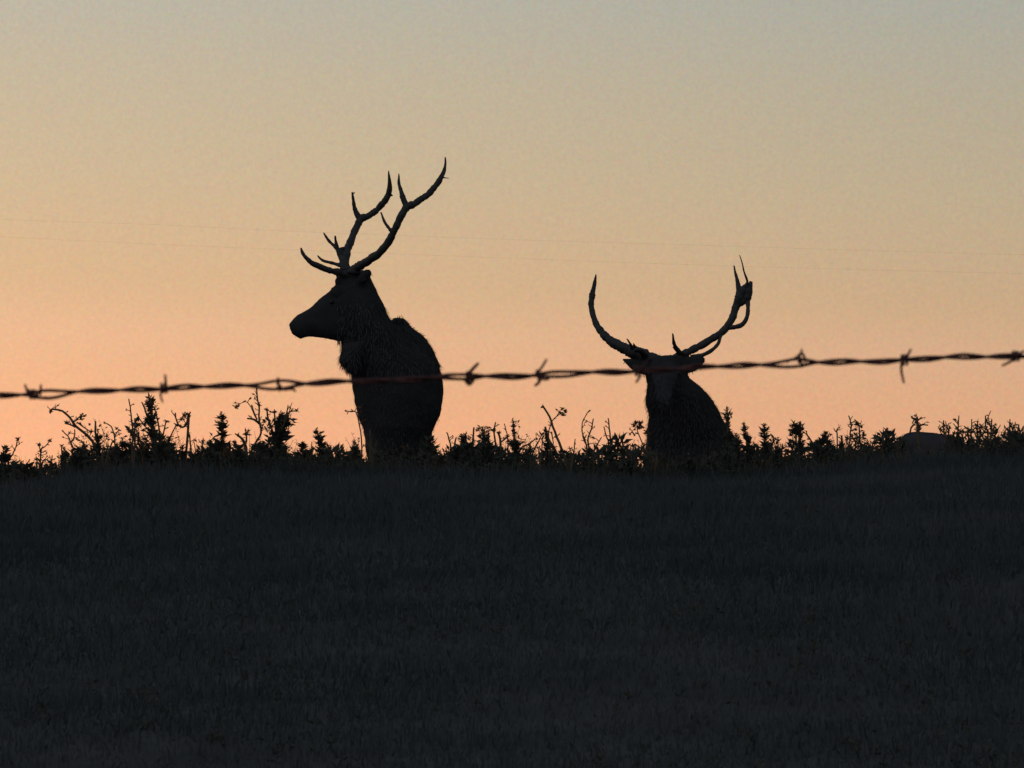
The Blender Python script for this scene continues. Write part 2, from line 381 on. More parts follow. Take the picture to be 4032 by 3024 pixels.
def standing_elk():
    Y = 37.0; s = pm(Y)
    bx = P(1565, 1800, Y).x; gzz = gz(bx, Y)
    root = empty('bull_elk', (bx, Y, gzz))
    tag(root, 'standing bull elk, head turned left in profile under tall branching antlers', 'elk', 'bull elk on the hill')
    mb = MB()
    # neck and chest: sections from poll to brisket
    rows = [(1066, 1352, 1440, .02, .09), (1085, 1330, 1455, .01, .12), (1112, 1322, 1468, 0, .13), (1150, 1330, 1488, 0, .15), (1190, 1338, 1506, 0, .17), (1230, 1344, 1524, 0, .19),
            (1262, 1346, 1540, .02, .21), (1290, 1346, 1568, .05, .23), (1330, 1345, 1610, .1, .26), (1375, 1344, 1660, .14, .29), (1412, 1342, 1700, .16, .31), (1440, 1350, 1722, .17, .32),
            (1470, 1380, 1738, .18, .32), (1520, 1387, 1747, .2, .32), (1590, 1396, 1742, .22, .32), (1645, 1410, 1728, .23, .30), (1690, 1428, 1706, .23, .28), (1725, 1440, 1684, .23, .24), (1775, 1446, 1678, .23, .18), (1815, 1470, 1660, .23, .10)]
    mb.sections([row(y, l, r, Y, d, dep) for y, l, r, d, dep in rows], 24)
    # shaggy throat mane that ends in a point below the jaw
    mb.sections([row(1352, 1350, 1440, Y, -.08, .10), row(1395, 1343, 1440, Y, -.1, .12), row(1422, 1334, 1430, Y, -.1, .12), row(1436, 1338, 1430, Y, -.09, .11), row(1462, 1376, 1440, Y, -.05, .1)], 16)
    # withers and back line
    mb.sections([row(1256, 1548, 1592, Y, .42, .16), row(1270, 1538, 1608, Y, .43, .2), row(1290, 1530, 1622, Y, .45, .2), row(1325, 1520, 1668, Y, .45, .25), row(1375, 1500, 1706, Y, .45, .3), (row(1450, 1440, 1738, Y, .45, .3))], 20)
    # head in profile
    hx = [(1400, 1085, 1340, .12), (1360, 1100, 1345, .12), (1330, 1116, 1345, .115), (1300, 1142, 1336, .10), (1270, 1166, 1330, .09), (1235, 1199, 1325, .072), (1200, 1222, 1331, .060), (1174, 1238, 1334, .056), (1155, 1253, 1326, .052), (1142, 1268, 1314, .044), (1135, 1282, 1300, .026)]
    secs = []
    for x, t0, t1, dep in hx:
        a, b = P(x, t0, Y - .04), P(x + (0 if x > 1180 else 6), t1, Y - .04); secs.append(((a + b) / 2, (b - a) / 2, V3((0, dep, 0))))
    mb.sections(secs, 20)
    # brow ridge, nostril pad, chin
    mb.ball(P(1336, 1108, Y - .03), .036, 10, 8, (1, 2.2, 1.2)); mb.ball(P(1322, 1150, Y - .12), .045, 10, 8); mb.ball(P(1322, 1150, Y + .05), .045, 10, 8)
    mb.ball(P(1150, 1280, Y - .04), .030, 10, 8, (1, 1.2, .9)); mb.ball(P(1185, 1322, Y - .04), .028, 10, 8)
    # ears: one laid back beside the neck, one upright before the antler base
    for (pts, rr) in (([(1405, 1120, -.10), (1432, 1092, -.16), (1449, 1072, -.20), (1454, 1060, -.21)], (.032, .045, .035, .008)),
                      ([(1360, 1110, .08), (1342, 1086, .16), (1332, 1070, .22), (1328, 1060, .25)], (.03, .042, .03, .008))):
        pp, r2 = smooth_path([P(x, y, Y + d) for x, y, d in pts], rr, 4)
        mb.tube(pp, r2, 10)
    # barrel and rump going away from the camera, rear hidden by the chest
    c0 = P(1572, 1500, Y + .3)
    prof = [(.0, .28, .37, 0), (.25, .29, .38, -.02), (.6, .28, .36, -.03), (.95, .29, .35, -.02), (1.25, .29, .34, .01), (1.5, .25, .30, .03), (1.66, .16, .2, .05)]
    mb.sections([(c0 + V3((.0 * d, d, dz - .02)), V3((rx, 0, 0)), V3((0, 0, rz))) for d, rx, rz, dz in prof], 24)
    # tail
    mb.tube([c0 + V3((0, 1.62, .16)), c0 + V3((0, 1.72, .08)), c0 + V3((0, 1.73, -.04))], [.05, .045, .015], 10)
    # legs
    feet = []
    fl = [(1492, .12), (1628, .2)]; hl = [(1505, 1.55), (1635, 1.65)]
    for px, d in fl:
        x = P(px, 1700, Y + d).x; gy = gz(x, Y + d); top = V3((x, Y + d + .05, P(px, 1640, Y + d).z)); H = top.z - gy
        f = V3((x, Y + d, gy)); leg(mb, top, V3((x, Y + d - .02, gy + H * .52)), V3((x, Y + d + .01, gy + H * .13)), f, .125, .062, .036); feet.append(f)
    for px, d in hl:
        x = P(px, 1700, Y + d).x; gy = gz(x, Y + d); top = V3((x, Y + d - .15, P(px, 1560, Y + d).z)); H = top.z - gy
        f = V3((x, Y + d, gy)); 
        pts = [top, V3((x, Y + d - .28, gy + H * .62)), V3((x, Y + d + .10, gy + H * .40)), V3((x, Y + d + .04, gy + H * .2)), V3((x, Y + d, gy + H * .08)), f + V3((0, 0, .05))]
        pp, rr = smooth_path(pts, [.17, .13, .06, .04, .045, .04], 4); mb.tube(pp, rr, 12); feet.append(f)
    body = remeshed(mb, .013, 'body')
    zl = P(1500, 1820, Y).z
    coat(body, 30000, .025, zl, lambda c: 1.0 if (c.z > P(0, 1480, Y).z and c.z < P(0, 1200, Y).z and c.x > P(1335, 0, Y).x and c.y < Y + .7) else (.45 if c.x > P(1330, 0, Y).x else .12), 'coat', M['mane'], root)
    link('body', body, M['fur'], root)
    hooves(feet, root)
    for d in (-.150, .082):
        e = MB(); e.ball(P(1305, 1188, Y + d), .016, 12, 8); e.build('eye', M['eye'], root)
    # antlers
    A = [[(1372, 1080, .05, 22), (1356, 1035, .10, 19), (1366, 990, .18, 17), (1389, 930, .30, 14), (1407, 888, .36, 14), (1424, 860, .38, 16), (1450, 850, .40, 13), (1489, 820, .40, 13), (1520, 782, .38, 13), (1532, 748, .36, 12), (1534, 712, .33, 7), (1532, 673, .30, 2)],
         [(1420, 866, .38, 14), (1404, 836, .38, 10), (1392, 795, .36, 7), (1386, 756, .34, 3)], [(1387, 764, .34, 3), (1397, 758, .34, 2)],
         [(1528, 768, .38, 9), (1546, 768, .38, 3)],
         [(1356, 1035, .10, 14), (1340, 1010, .12, 11), (1325, 972, .12, 8), (1320, 928, .10, 3)],
         [(1340, 1000, .14, 7), (1318, 972, .16, 7), (1294, 946, .18, 6), (1275, 916, .18, 2.5)],
         [(1362, 1012, .14, 10), (1340, 985, .14, 9), (1360, 980, .2, 9)],
         [(1352, 1050, .08, 9), (1320, 1040, .10, 7), (1290, 1032, .12, 6), (1266, 1022, .14, 5), (1250, 1008, .14, 3)]]
    B = [[(1388, 1082, -.08, 24), (1400, 1058, -.12, 19), (1434, 1037, -.20, 17), (1489, 1000, -.32, 16), (1529, 953, -.38, 15), (1552, 905, -.42, 14.5), (1579, 852, -.44, 14.5), (1602, 815, -.44, 16), (1636, 797, -.44, 13), (1683, 767, -.42, 13), (1722, 722, -.40, 12), (1744, 684, -.38, 9), (1752, 655, -.36, 6), (1753, 619, -.34, 2)],
         [(1600, 815, -.44, 15), (1590, 786, -.43, 11), (1578, 752, -.42, 8.5), (1572, 718, -.4, 6), (1570, 684, -.38, 2)],
         [(1546, 912, -.42, 11), (1533, 900, -.42, 7), (1516, 874, -.40, 5.5), (1499, 836, -.38, 3)],
         [(1742, 696, -.38, 5), (1755, 700, -.39, 2), (1768, 701, -.39, 1)],
         [(1380, 1085, -.08, 18), (1335, 1072, -.14, 14), (1281, 1059, -.20, 12), (1236, 1040, -.24, 11), (1208, 1017, -.26, 9), (1191, 995, -.27, 7), (1184, 976, -.27, 3)]]
    antler(A, Y, 0, M['antler'], root); antler(B, Y, 0, M['antler'], root)
standing_elk()

def bedded_elk():
    Y = 37.0; s = pm(Y)
    bx = P(2700, 1800, Y).x; root = empty('bull_elk', (bx, Y, gz(bx, Y + .4)))
    tag(root, 'bedded bull elk low behind the weeds, ears out below wide spread antlers', 'elk', 'bull elk on the hill')
    mb = MB()
    rows = [(1402, 2584, 2664, .0, .05), (1414, 2562, 2678, .0, .09), (1432, 2546, 2696, .02, .12), (1460, 2540, 2704, .05, .14), (1490, 2542, 2716, .08, .17), (1520, 2548, 2752, .12, .21), (1550, 2546, 2786, .16, .25),
            (1582, 2542, 2810, .2, .29), (1610, 2548, 2826, .24, .31), (1640, 2555, 2838, .28, .33), (1680, 2553, 2862, .32, .34), (1720, 2546, 2892, .36, .34), (1765, 2540, 2912, .4, .34), (1830, 2535, 2925, .42, .34), (1900, 2545, 2930, .42, .32), (2000, 2570, 2910, .42, .26)]
    mb.sections([row(y, l, r, Y, d, dep) for y, l, r, d, dep in rows], 24)
    # face, held low towards the camera in front of the neck
    fc = [((2618, 1432), .02, .115, .075), ((2617, 1455), -.10, .118, .085), ((2616, 1482), -.20, .10, .08), ((2615, 1515), -.30, .078, .065), ((2614, 1548), -.40, .062, .052), ((2614, 1572), -.47, .058, .046), ((2614, 1582), -.51, .03, .03)]
    mb.sections([(P(x, y, Y + d), V3((rx, 0, 0)), V3((0, rz * .35, rz))) for (x, y), d, rx, rz in fc], 18)
    # ears held out sideways
    for pts, rr in (([(2578, 1448, 0), (2536, 1444, .0), (2492, 1432, .02), (2450, 1410, .03)], (.05, .066, .046, .012)),
                    ([(2672, 1444, 0), (2714, 1434, .0), (2746, 1426, .02), (2774, 1408, .03)], (.05, .072, .056, .016))):
        pp, r2 = smooth_path([P(x, y, Y + d) for x, y, d in pts], rr, 4)
        n = 12; rings = []
        for i, p in enumerate(pp):
            d = (pp[min(i + 1, len(pp) - 1)] - pp[max(i - 1, 0)]).normalized(); u = d.cross(V3((0, 1, 0))).normalized()
            rings.append((p, u * r2[i], V3((0, r2[i] * .45, 0))))
        mb.sections(rings, 12)
    # resting body behind
    c0 = P(2735, 1830, Y + .35); c0.z = gz(c0.x, Y + .8) + .36
    prof = [(.0, .30, .34, 0), (.3, .33, .37, .0), (.7, .34, .37, -.01), (1.1, .34, .36, -.02), (1.4, .28, .3, -.05), (1.6, .15, .18, -.08)]
    mb.sections([(c0 + V3((d * .08, d, dz)), V3((rx, 0, 0)), V3((0, 0, rz))) for d, rx, rz, dz in prof], 24)
    feet = []
    for sx in (-1, 1):   # forelegs folded under the chest, hind legs tucked beside the belly
        k = c0 + V3((sx * .2, -.28, 0)); k.z = gz(k.x, k.y) + .09
        e = k + V3((-sx * .03, .42, .0)); e.z = gz(e.x, e.y) + .05
        pp, rr = smooth_path([c0 + V3((sx * .16, .05, -.1)), k, k + V3((-sx * .02, .18, -.02)), e], [.12, .065, .042, .035], 4); mb.tube(pp, rr, 12); feet.append(V3((e.x, e.y + .02, gz(e.x, e.y) + .005)))
        h = c0 + V3((sx * .33, .62, 0)); h.z = gz(h.x, h.y) + .16
        f = h + V3((sx * .05, -.1, 0)); f.z = gz(f.x, f.y) + .05
        hk = c0 + V3((sx * .34, 1.15, 0)); hk.z = gz(hk.x, hk.y) + .08
        pp, rr = smooth_path([c0 + V3((sx * .2, 1.05, -.05)), h, hk, f], [.17, .11, .05, .035], 4); mb.tube(pp, rr, 12); feet.append(V3((f.x, f.y, gz(f.x, f.y) + .005)))
    body = remeshed(mb, .013, 'body')
    zl = P(0, 1830, Y).z
    coat(body, 30000, .022, zl, lambda c: 1.0 if c.z < P(0, 1500, Y).z and c.y < Y + .6 else .55, 'coat', M['mane'], root)
    link('body', body, M['fur'], root)
    hooves(feet, root)
    for sx in (-1, 1):
        e = MB(); e.ball(P(2616 + sx * 55, 1470, Y - .17), .016, 12, 8); e.build('eye', M['eye'], root)
    Lf = [[(2590, 1424, .0, 26), (2545, 1406, .02, 27), (2505, 1390, .05, 26), (2470, 1377, .08, 24), (2435, 1361, .10, 22), (2398, 1337, .14, 18), (2362, 1299, .2, 15), (2338, 1252, .25, 12.5), (2329, 1208, .28, 12), (2332, 1160, .3, 12.5), (2341, 1118, .3, 8), (2346, 1080, .3, 2)],
          [(2492, 1386, .05, 8), (2484, 1358, -.02, 6), (2468, 1334, -.08, 2)], [(2505, 1390, .03, 8), (2500, 1366, -.06, 6), (2494, 1354, -.12, 2)],
          [(2545, 1404, 0, 16), (2520, 1378, -.1, 12), (2500, 1376, -.2, 5)]]
    Rt = [[(2640, 1420, .0, 22), (2668, 1408, .02, 20), (2700, 1390, .05, 17), (2736, 1372, .08, 15), (2795, 1340, .14, 14), (2847, 1305, .2, 15), (2881, 1259, .25, 14), (2900, 1208, .28, 16), (2914, 1170, .28, 21), (2928, 1142, .28, 19), (2943, 1112, .26, 5.5), (2930, 1068, .22, 3.5), (2912, 1005, .18, 1.5)],
          [(2908, 1175, .28, 12), (2906, 1135, .3, 10), (2900, 1093, .32, 6.5), (2889, 1046, .34, 2.5)],
          [(2912, 1192, .28, 16), (2938, 1174, .28, 20), (2948, 1142, .28, 16), (2958, 1108, .28, 6)],
          [(2862, 1292, .22, 9), (2896, 1288, .21, 9), (2921, 1277, .2, 9), (2940, 1248, .2, 8), (2945, 1205, .24, 8), (2944, 1175, .28, 10)],
          [(2840, 1318, .18, 6), (2830, 1348, .1, 6.5), (2806, 1376, .06, 7.5), (2764, 1398, .04, 9), (2720, 1408, .03, 12)],
          [(2684, 1400, .03, 13), (2664, 1372, -.08, 9), (2652, 1346, -.16, 6), (2648, 1314, -.22, 2.5)],
          [(2664, 1380, -.06, 6), (2650, 1366, -.1, 2)],
          [(2700, 1402, .03, 6), (2690, 1388, -.02, 2)]]
    antler(Lf, Y, 0, M['antler'], root); antler(Rt, Y, 0, M['antler'], root)
bedded_elk()

# ------------------------------------------------------------------ barbed wire, close to the camera
def wire():
    Y = 5.07; s = pm(Y)
    line = [(-14500, 2160), (-2400, 1660), (-600, 1590), (0, 1555), (190, 1551), (400, 1540), (640, 1528), (950, 1519), (1150, 1512), (1390, 1503), (1750, 1486), (1950, 1482), (2200, 1474), (2480, 1462), (2750, 1448), (2900, 1440), (3100, 1430),
            (3250, 1428), (3400, 1424), (3560, 1417), (3700, 1410), (3880, 1403), (4032, 1402), (4700, 1388), (6400, 1360), (18500, 1010)]
    lx = np.array([a for a, b in line], float); ly = np.array([b for a, b in line], float)
    def c(x): return float(np.interp(x, lx, ly))
    root = empty('barbed_wire', P(2016, c(2016), Y))
    tag(root, 'rusty twisted barbed wire strung across the view in front of both elk', 'barbed wire')
    opens = [(175, 60, 1.6), (1108, 75, 1.9), (1880, 60, 1.6), (3145, 70, 2.3), (2175, 80, 1.0)]
    for ph in (0, math.pi):
        pts = []
        x = -14400.0
        ang = 0.6 + ph
        while x < 18400:
            yy = sum(c(x + k * 40) for k in (-1, 0, 1)) / 3 + 2.2 * math.sin(x * .013) + 1.5 * math.sin(x * .031 + 1)
            amp = 6.8
            rate = 1.0
            for ox, ow, oa in opens:
                w = math.exp(-((x - ox) / ow) ** 2); amp += 6.8 * oa * 0.75 * w; rate -= 0.55 * w
            amp *= 1 + .3 * noise.noise(Vector((x * .006, 2.2, 0)))
            ang += rate * 2 * math.pi * 9 / 330
            o = P(x, yy - amp * math.sin(ang), Y); o.y += amp * math.cos(ang) / s
            pts.append(o); x += 9
        mb = MB(); mb.tube(pts, [(6.8 * (1 + .16 * noise.noise(p * 60))) / s for p in pts], 10)
        mb.build('strand', M['rust'], root)
    def barb(cx, prongs, coils=2, cr=17, tilt=0.0):
        mb = MB(); cy = c(cx)
        # the wrap round the strands
        pts = []
        for k in range(coils * 12 + 1):
            a = 2 * math.pi * k / 12
            o = P(cx + (k / 12 - coils / 2) * 13 + tilt * math.sin(a), cy - cr * math.sin(a), Y); o.y += cr * math.cos(a) / s; pts.append(o)
        mb.tube(pts, 5.2 / s, 8)
        for pr in prongs:
            q = [P(x, y, Y - .004) for x, y in pr[:-1]]; r = pr[-1]
            pp, rr = smooth_path(q, list(np.linspace(r, r * .75, len(q))), 4); rr[-1] = r * .25
            mb.tube(pp, [v / s for v in rr], 8)
        mb.build('barb', M['rust'], root)
    barb(125, [[(112, 1548), (104, 1532), (98, 1512), 6], [(158, 1556), (160, 1535), (161, 1512), 6], [(110, 1552), (135, 1538), (150, 1560), 7], [(120, 1562), (160, 1568), (185, 1562), 6]], 2)
    barb(645, [[(655, 1525), (652, 1500), (650, 1472), 6], [(640, 1528), (632, 1550), (636, 1572), (643, 1586), 5]], 2, 18)
    barb(1098, [[(1085, 1528), (1120, 1534), (1150, 1532), (1166, 1542), 6]], 1, 24)
    barb(1850, [[(1846, 1472), (1862, 1452), (1886, 1428), 8], [(1830, 1494), (1848, 1514), (1868, 1494), 7], [(1835, 1500), (1846, 1510), 9]], 2, 19)
    barb(2118, [[(2112, 1474), (2132, 1448), (2154, 1412), 6], [(2128, 1490), (2120, 1508), (2104, 1520), 7], [(2125, 1482), (2140, 1494), (2165, 1492), 6]], 1, 18)
    barb(2508, [[(2524, 1474), (2514, 1492), (2503, 1508), 6], [(2520, 1460), (2535, 1440), (2552, 1418), 6]], 2, 18)
    barb(3155, [[(3095, 1426), (3130, 1410), (3154, 1388), (3156, 1372), 5], [(3154, 1388), (3166, 1402), (3172, 1430), 6], [(3150, 1392), (3148, 1412), (3142, 1430), 5]], 1, 15)
    barb(3562, [[(3566, 1418), (3576, 1396), (3588, 1373), 6], [(3550, 1426), (3549, 1458), (3554, 1486), (3560, 1510), 6]], 2, 19)
    barb(4000, [[(4005, 1408), (3975, 1426), (3943, 1441), 6], [(4000, 1398), (4040, 1380), 6]], 2, 18)
    for cx in list(range(-14000, -200, 480)) + list(range(4480, 18300, 480)):
        barb(cx, [[(cx, c(cx)), (cx + 10, c(cx) - 50), 6], [(cx, c(cx)), (cx - 12, c(cx) + 52), 6]], 2, 18)
    # the fence posts that carry the wire, one at each end of the span
    for px, lab in ((-14400, 'weathered wooden fence post holding the left end of the barbed wire'), (18400, 'weathered wooden fence post holding the right end of the barbed wire')):
        w = P(px, c(px), Y); g0 = gz(w.x, w.y); mb = MB(); n = 9
        mb.tube([V3((w.x, w.y + .07, g0 - .3 + (w.z + .5 - g0) * k / n)) for k in range(n + 1)], [.062 * (1 + .07 * noise.noise(Vector((px, k, 1)))) for k in range(n + 1)], 12)
        o = mb.build('fence_post', M['stem']); tag(o, lab, 'fence post', 'wooden fence posts')
wire()

# ------------------------------------------------------------------ weeds along the crest
def weed(name, label, Y, stems=(), spikes=(), clumps=(), buds=(), cat='weed', group='weeds along the crest', leafmat='leaf', root_x=None):
    """stems: [(x,y)...,r]  tip first;  spikes: (x0,y0 tip, x1,y1 foot, width);  clumps: (x,y,w,h,n,leaf px);  buds: (x,y,r)"""
    s = pm(Y)
    allx = [p[0] for st in stems for p in st[:-1]] + [v for sp_ in spikes for v in (sp_[2],)] + [c[0] for c in clumps]
    rx = root_x if root_x is not None else (stems[0][-2][0] if stems else spikes[0][2])
    b = base_at(rx, Y); b.z -= .01
    root = empty(name, b); tag(root, label, cat, group)
    mb = MB(); twigs = []
    jit = lambda a: random.uniform(-a, a)
    for i, st in enumerate(stems):
        pts = [P(x, y, Y + (jit(.02) if k else 0) * (i > 0)) for k, (x, y) in enumerate(st[:-1])]; r = st[-1]
        rad = list(np.linspace(r * .55, r, len(pts)))
        if st[-2][1] > 1765 or i == 0: pts.append(V3((pts[-1].x * .8 + b.x * .2, b.y, gz(pts[-1].x * .8 + b.x * .2, b.y) - .01))); rad.append(r * 1.1)
        pp, rr = smooth_path(pts, rad, 3)
        for k in range(1, len(pp) - 1): pp[k] = pp[k] + V3((noise.noise(pp[k] * 40), noise.noise(pp[k] * 40 + V3((5, 5, 5))), 0)) * .003
        mb.tube(pp, [v / s for v in rr], 5)
        if len(st) > 3 or i == 0:
            tw = random.Random(int(st[0][0] * 7 + st[0][1]))
            for k in range(2, len(pp) - 1):
                if tw.random() < .55:
                    d = V3((tw.choice((-1, 1)) * tw.uniform(.4, 1), tw.uniform(-.7, .7), tw.uniform(.1, 1.1))).normalized(); l = tw.uniform(10, 26) / s
                    e = pp[k] + d * l; mb.tube([pp[k], pp[k].lerp(e, .5) + V3((0, 0, l * .08)), e], [1.8 / s, 1.5 / s, .8 / s], 4)
                    twigs.append((e, d, l))
    for x0, y0, x1, y1, w in spikes:
        a, f = P(x0, y0, Y), P(x1, y1, Y); mb.tube([a, a.lerp(f, .5), f, V3((f.x, f.y, gz(f.x, f.y) - .01))], [1.5 / s, 3 / s, 4 / s, 4.5 / s], 5)
    if mb.v: mb.build('stem', M['stem'], root)
    fb = MB()
    for e, d, l in twigs:
        for k in range(3): fb.leaf(e - d * l * random.uniform(0, .5), d + V3((jit(.8), jit(.8), jit(.8))), l * random.uniform(.4, .8), l * .26)
    for x0, y0, x1, y1, w in spikes:
        ln = math.hypot(x1 - x0, y1 - y0); n = int(ln * 1.7)
        for k in range(n):
            u = (k + random.random()) / n
            c = P(x0 + (x1 - x0) * u, y0 + (y1 - y0) * u, Y)
            env = (.22 + .78 * min(1, u * 2.2) ** .8) * (0.85 + .3 * math.sin(u * 19 + x0))
            l = w * .76 * env * random.uniform(.5, 1.2) / s
            az = random.uniform(0, 2 * math.pi); d = V3((math.cos(az), math.sin(az), random.uniform(.1, 1.1)))
            fb.leaf(c, d, l, l * random.uniform(.22, .42))
    for x, y, w, h, n, lp in clumps:
        for k in range(n):
            while True:
                a, bb, cc = jit(1), jit(1), jit(1)
                if a * a + bb * bb + cc * cc < 1: break
            c = P(x + a * w / 2, y + bb * h / 2, Y + cc * w / 2 / s)
            l = lp * random.uniform(.5, 1.3) / s
            fb.leaf(c, V3((a + jit(.7), cc + jit(.7), -bb * .6 + random.uniform(-.3, 1))), l, l * random.uniform(.3, .5))
    if fb.v: fb.build('foliage', M[leafmat], root, smooth=False)
    for x, y, r in buds:
        q = MB(); c = P(x, y, Y + jit(.01)); q.ball(c, r / s * .55, 6, 4, (random.uniform(.7, 1.2), 1, random.uniform(.8, 1.5)))
        for k in range(14): 
            d = V3((jit(1), jit(1), random.uniform(-.5, 1))).normalized(); q.leaf(c + d * r / s * .3, d, r / s * random.uniform(.7, 1.7), r / s * .5)
        q.build('flower_head', M['dry'], root, smooth=False)
    return root

LW = 'leafy_weed'; TW = 'dry_stalk'
weed(LW, 'short leafy weed spike at the far left edge of the crest', 24.2, spikes=[(24, 1752, 14, 1880, 52)], stems=[[(70, 1728), (62, 1760), (48, 1790), (30, 1830), 3.5]], buds=[(71, 1730, 9)], clumps=[(10, 1840, 50, 70, 60, 26)])
weed(LW, 'small sprig with two flowering tips, second weed from the left edge', 24.0, stems=[[(152, 1752), (160, 1785), (158, 1820), (150, 1870), 4], [(196, 1736), (178, 1758), (160, 1785), 3], [(140, 1800), (158, 1825), 3], [(225, 1840), (185, 1810), (165, 1830), 3.5], [(205, 1870), (180, 1825), 4]], buds=[(153, 1752, 9), (196, 1736, 9), (160, 1778, 8)], clumps=[(158, 1800, 40, 30, 16, 14), (150, 1870, 50, 40, 40, 20)])
weed(TW, 'small curled dry twig low at the left end of the crest', 23.9, stems=[[(85, 1842), (108, 1830), (126, 1850), (132, 1880), 4.5], [(128, 1858), (104, 1878), (92, 1896), 4]], leafmat='dry')
weed('arching_weed', 'weed with a long stalk arching over to the left, under the wire', 24.1,
     stems=[[(198, 1628), (203, 1612), (245, 1619), (275, 1645), (300, 1680), (340, 1712), (372, 1752), (392, 1810), 6.5],
            [(336, 1637), (316, 1640), (300, 1655), (288, 1660), 4], [(362, 1702), (330, 1682), (302, 1662), 3.5], [(245, 1696), (266, 1716), (278, 1740), (290, 1770), (310, 1810), 4], [(294, 1690), (293, 1720), (279, 1741), 4],
            [(256, 1668), (275, 1672), (296, 1682), 4], [(376, 1658), (376, 1700), (384, 1745), (392, 1800), 6.5], [(410, 1664), (438, 1680), (450, 1722), (452, 1760), (440, 1810), 4], [(470, 1690), (455, 1712), (452, 1740), 3]],
     buds=[(200, 1620, 7), (262, 1664, 10), (333, 1638, 9), (318, 1645, 8), (352, 1672, 6), (359, 1700, 9), (392, 1677, 6), (412, 1665, 5), (460, 1688, 8), (420, 1718, 9)],
     spikes=[(252, 1762, 258, 1870, 40), (385, 1690, 388, 1810, 38), (330, 1740, 345, 1840, 40)], clumps=[(290, 1820, 90, 90, 130, 26), (370, 1810, 90, 90, 140, 28), (330, 1728, 60, 20, 20, 18), (300, 1660, 50, 20, 14, 12), (430, 1800, 50, 70, 70, 24)], root_x=370)
weed(LW, 'narrow cone-shaped leafy weed between the arching weed and the blunt-headed one', 24.3, spikes=[(480, 1722, 482, 1840, 44)], clumps=[(470, 1820, 80, 50, 60, 24)])
weed('blunt_headed_weed', 'tallest leafy weed at the left, its blunt head just below the wire', 24.0,
     spikes=[(588, 1568, 604, 1740, 46), (560, 1760, 562, 1860, 60), (640, 1750, 640, 1860, 60)],
     stems=[[(592, 1570), (600, 1650), (606, 1740), (608, 1820), 8], [(558, 1584), (568, 1604), (580, 1640), (598, 1690), 5], [(507, 1570), (515, 1620), (520, 1680), (530, 1740), (560, 1820), 4.5], [(538, 1628), (560, 1665), (590, 1700), (604, 1740), 4],
            [(606, 1600), (622, 1660), (630, 1720), (622, 1770), 5], [(654, 1655), (645, 1700), (635, 1745), (625, 1800), 4.5], [(672, 1715), (660, 1740), (655, 1770), (632, 1820), 5], [(505, 1690), (530, 1710), (555, 1740), (575, 1800), 5], [(545, 1700), (545, 1740), (560, 1790), 5]],
     buds=[(590, 1574, 17), (600, 1586, 16), (582, 1590, 12), (655, 1660, 9), (666, 1728, 11), (505, 1691, 8), (540, 1672, 12)],
     clumps=[(598, 1600, 46, 50, 46, 16), (600, 1660, 46, 120, 60, 18), (540, 1680, 60, 50, 45, 22), (520, 1710, 50, 60, 30, 22), (590, 1750, 90, 80, 90, 24), (590, 1820, 150, 70, 170, 28)])
weed('cup_shaped_weed', 'thin weed whose stalk opens into a cup of leaves, right of the blunt-headed weed', 24.2,
     stems=[[(690, 1625), (694, 1655), (712, 1682), (735, 1672), (745, 1636), 5], [(694, 1674), (672, 1720), (655, 1760), (632, 1820), 4.5], [(684, 1758), (660, 1775), (648, 1800), 4], [(746, 1708), (750, 1760), (752, 1830), 4]],
     buds=[(726, 1636, 11), (742, 1634, 9), (716, 1650, 7)], clumps=[(712, 1680, 44, 22, 26, 16), (735, 1640, 34, 26, 14, 15)], spikes=[(716, 1752, 720, 1850, 40)], root_x=650)
weed(LW, 'tall leafy spike with zigzag leaves midway between the left weeds and the elk', 24.1, spikes=[(870, 1620, 878, 1730, 44), (876, 1720, 846, 1850, 64)], clumps=[(876, 1668, 40, 60, 26, 20), (838, 1730, 40, 40, 16, 18), (845, 1820, 90, 60, 110, 28)],
     stems=[[(800, 1726), (795, 1770), (790, 1840), 4], [(822, 1742), (845, 1720), (865, 1712), 3.5]], buds=[(798, 1740, 8)], root_x=850)
weed(TW, 'pale thin dry stalks left of the zigzag-leaved spike', 23.9, stems=[[(744, 1705), (752, 1765), (756, 1850), 3.5], [(775, 1772), (760, 1800), (756, 1850), 3.5], [(762, 1736), (770, 1780), (768, 1850), 3]], buds=[(776, 1774, 7)], leafmat='dry')
weed('dry_thistle', 'brown forked dry weed with one round head, left of the tall thin stalk', 24.0, stems=[[(920, 1738), (938, 1765), (962, 1790), (985, 1840), 10], [(934, 1714), (952, 1728), (965, 1752), (970, 1790), 8], [(970, 1705), (970, 1730), (966, 1752), 5], [(900, 1755), (880, 1790), 4]],
     buds=[(970, 1708, 15), (935, 1714, 9), (924, 1742, 9)], clumps=[(890, 1810, 60, 60, 90, 24), (940, 1810, 50, 70, 50, 24), (905, 1770, 40, 30, 14, 18)], leafmat='dry', root_x=985)
weed(TW, 'tall thin stalk almost touching the wire, left of the standing elk', 24.1,
     stems=[[(1010, 1528), (1013, 1572), (1020, 1602), (1020, 1655), (1028, 1705), (1005, 1745), (985, 1790), (985, 1840), 5.5], [(974, 1648), (1000, 1652), (1022, 1668), 6], [(990, 1594), (1000, 1625), (1012, 1652), 4], [(925, 1602), (945, 1590), (976, 1584), (1004, 1640), 2.2], [(1150, 1585), (1130, 1640), (1110, 1690), 2.5]],
     buds=[(1022, 1596, 7), (928, 1604, 11), (940, 1597, 6), (992, 1600, 5)])
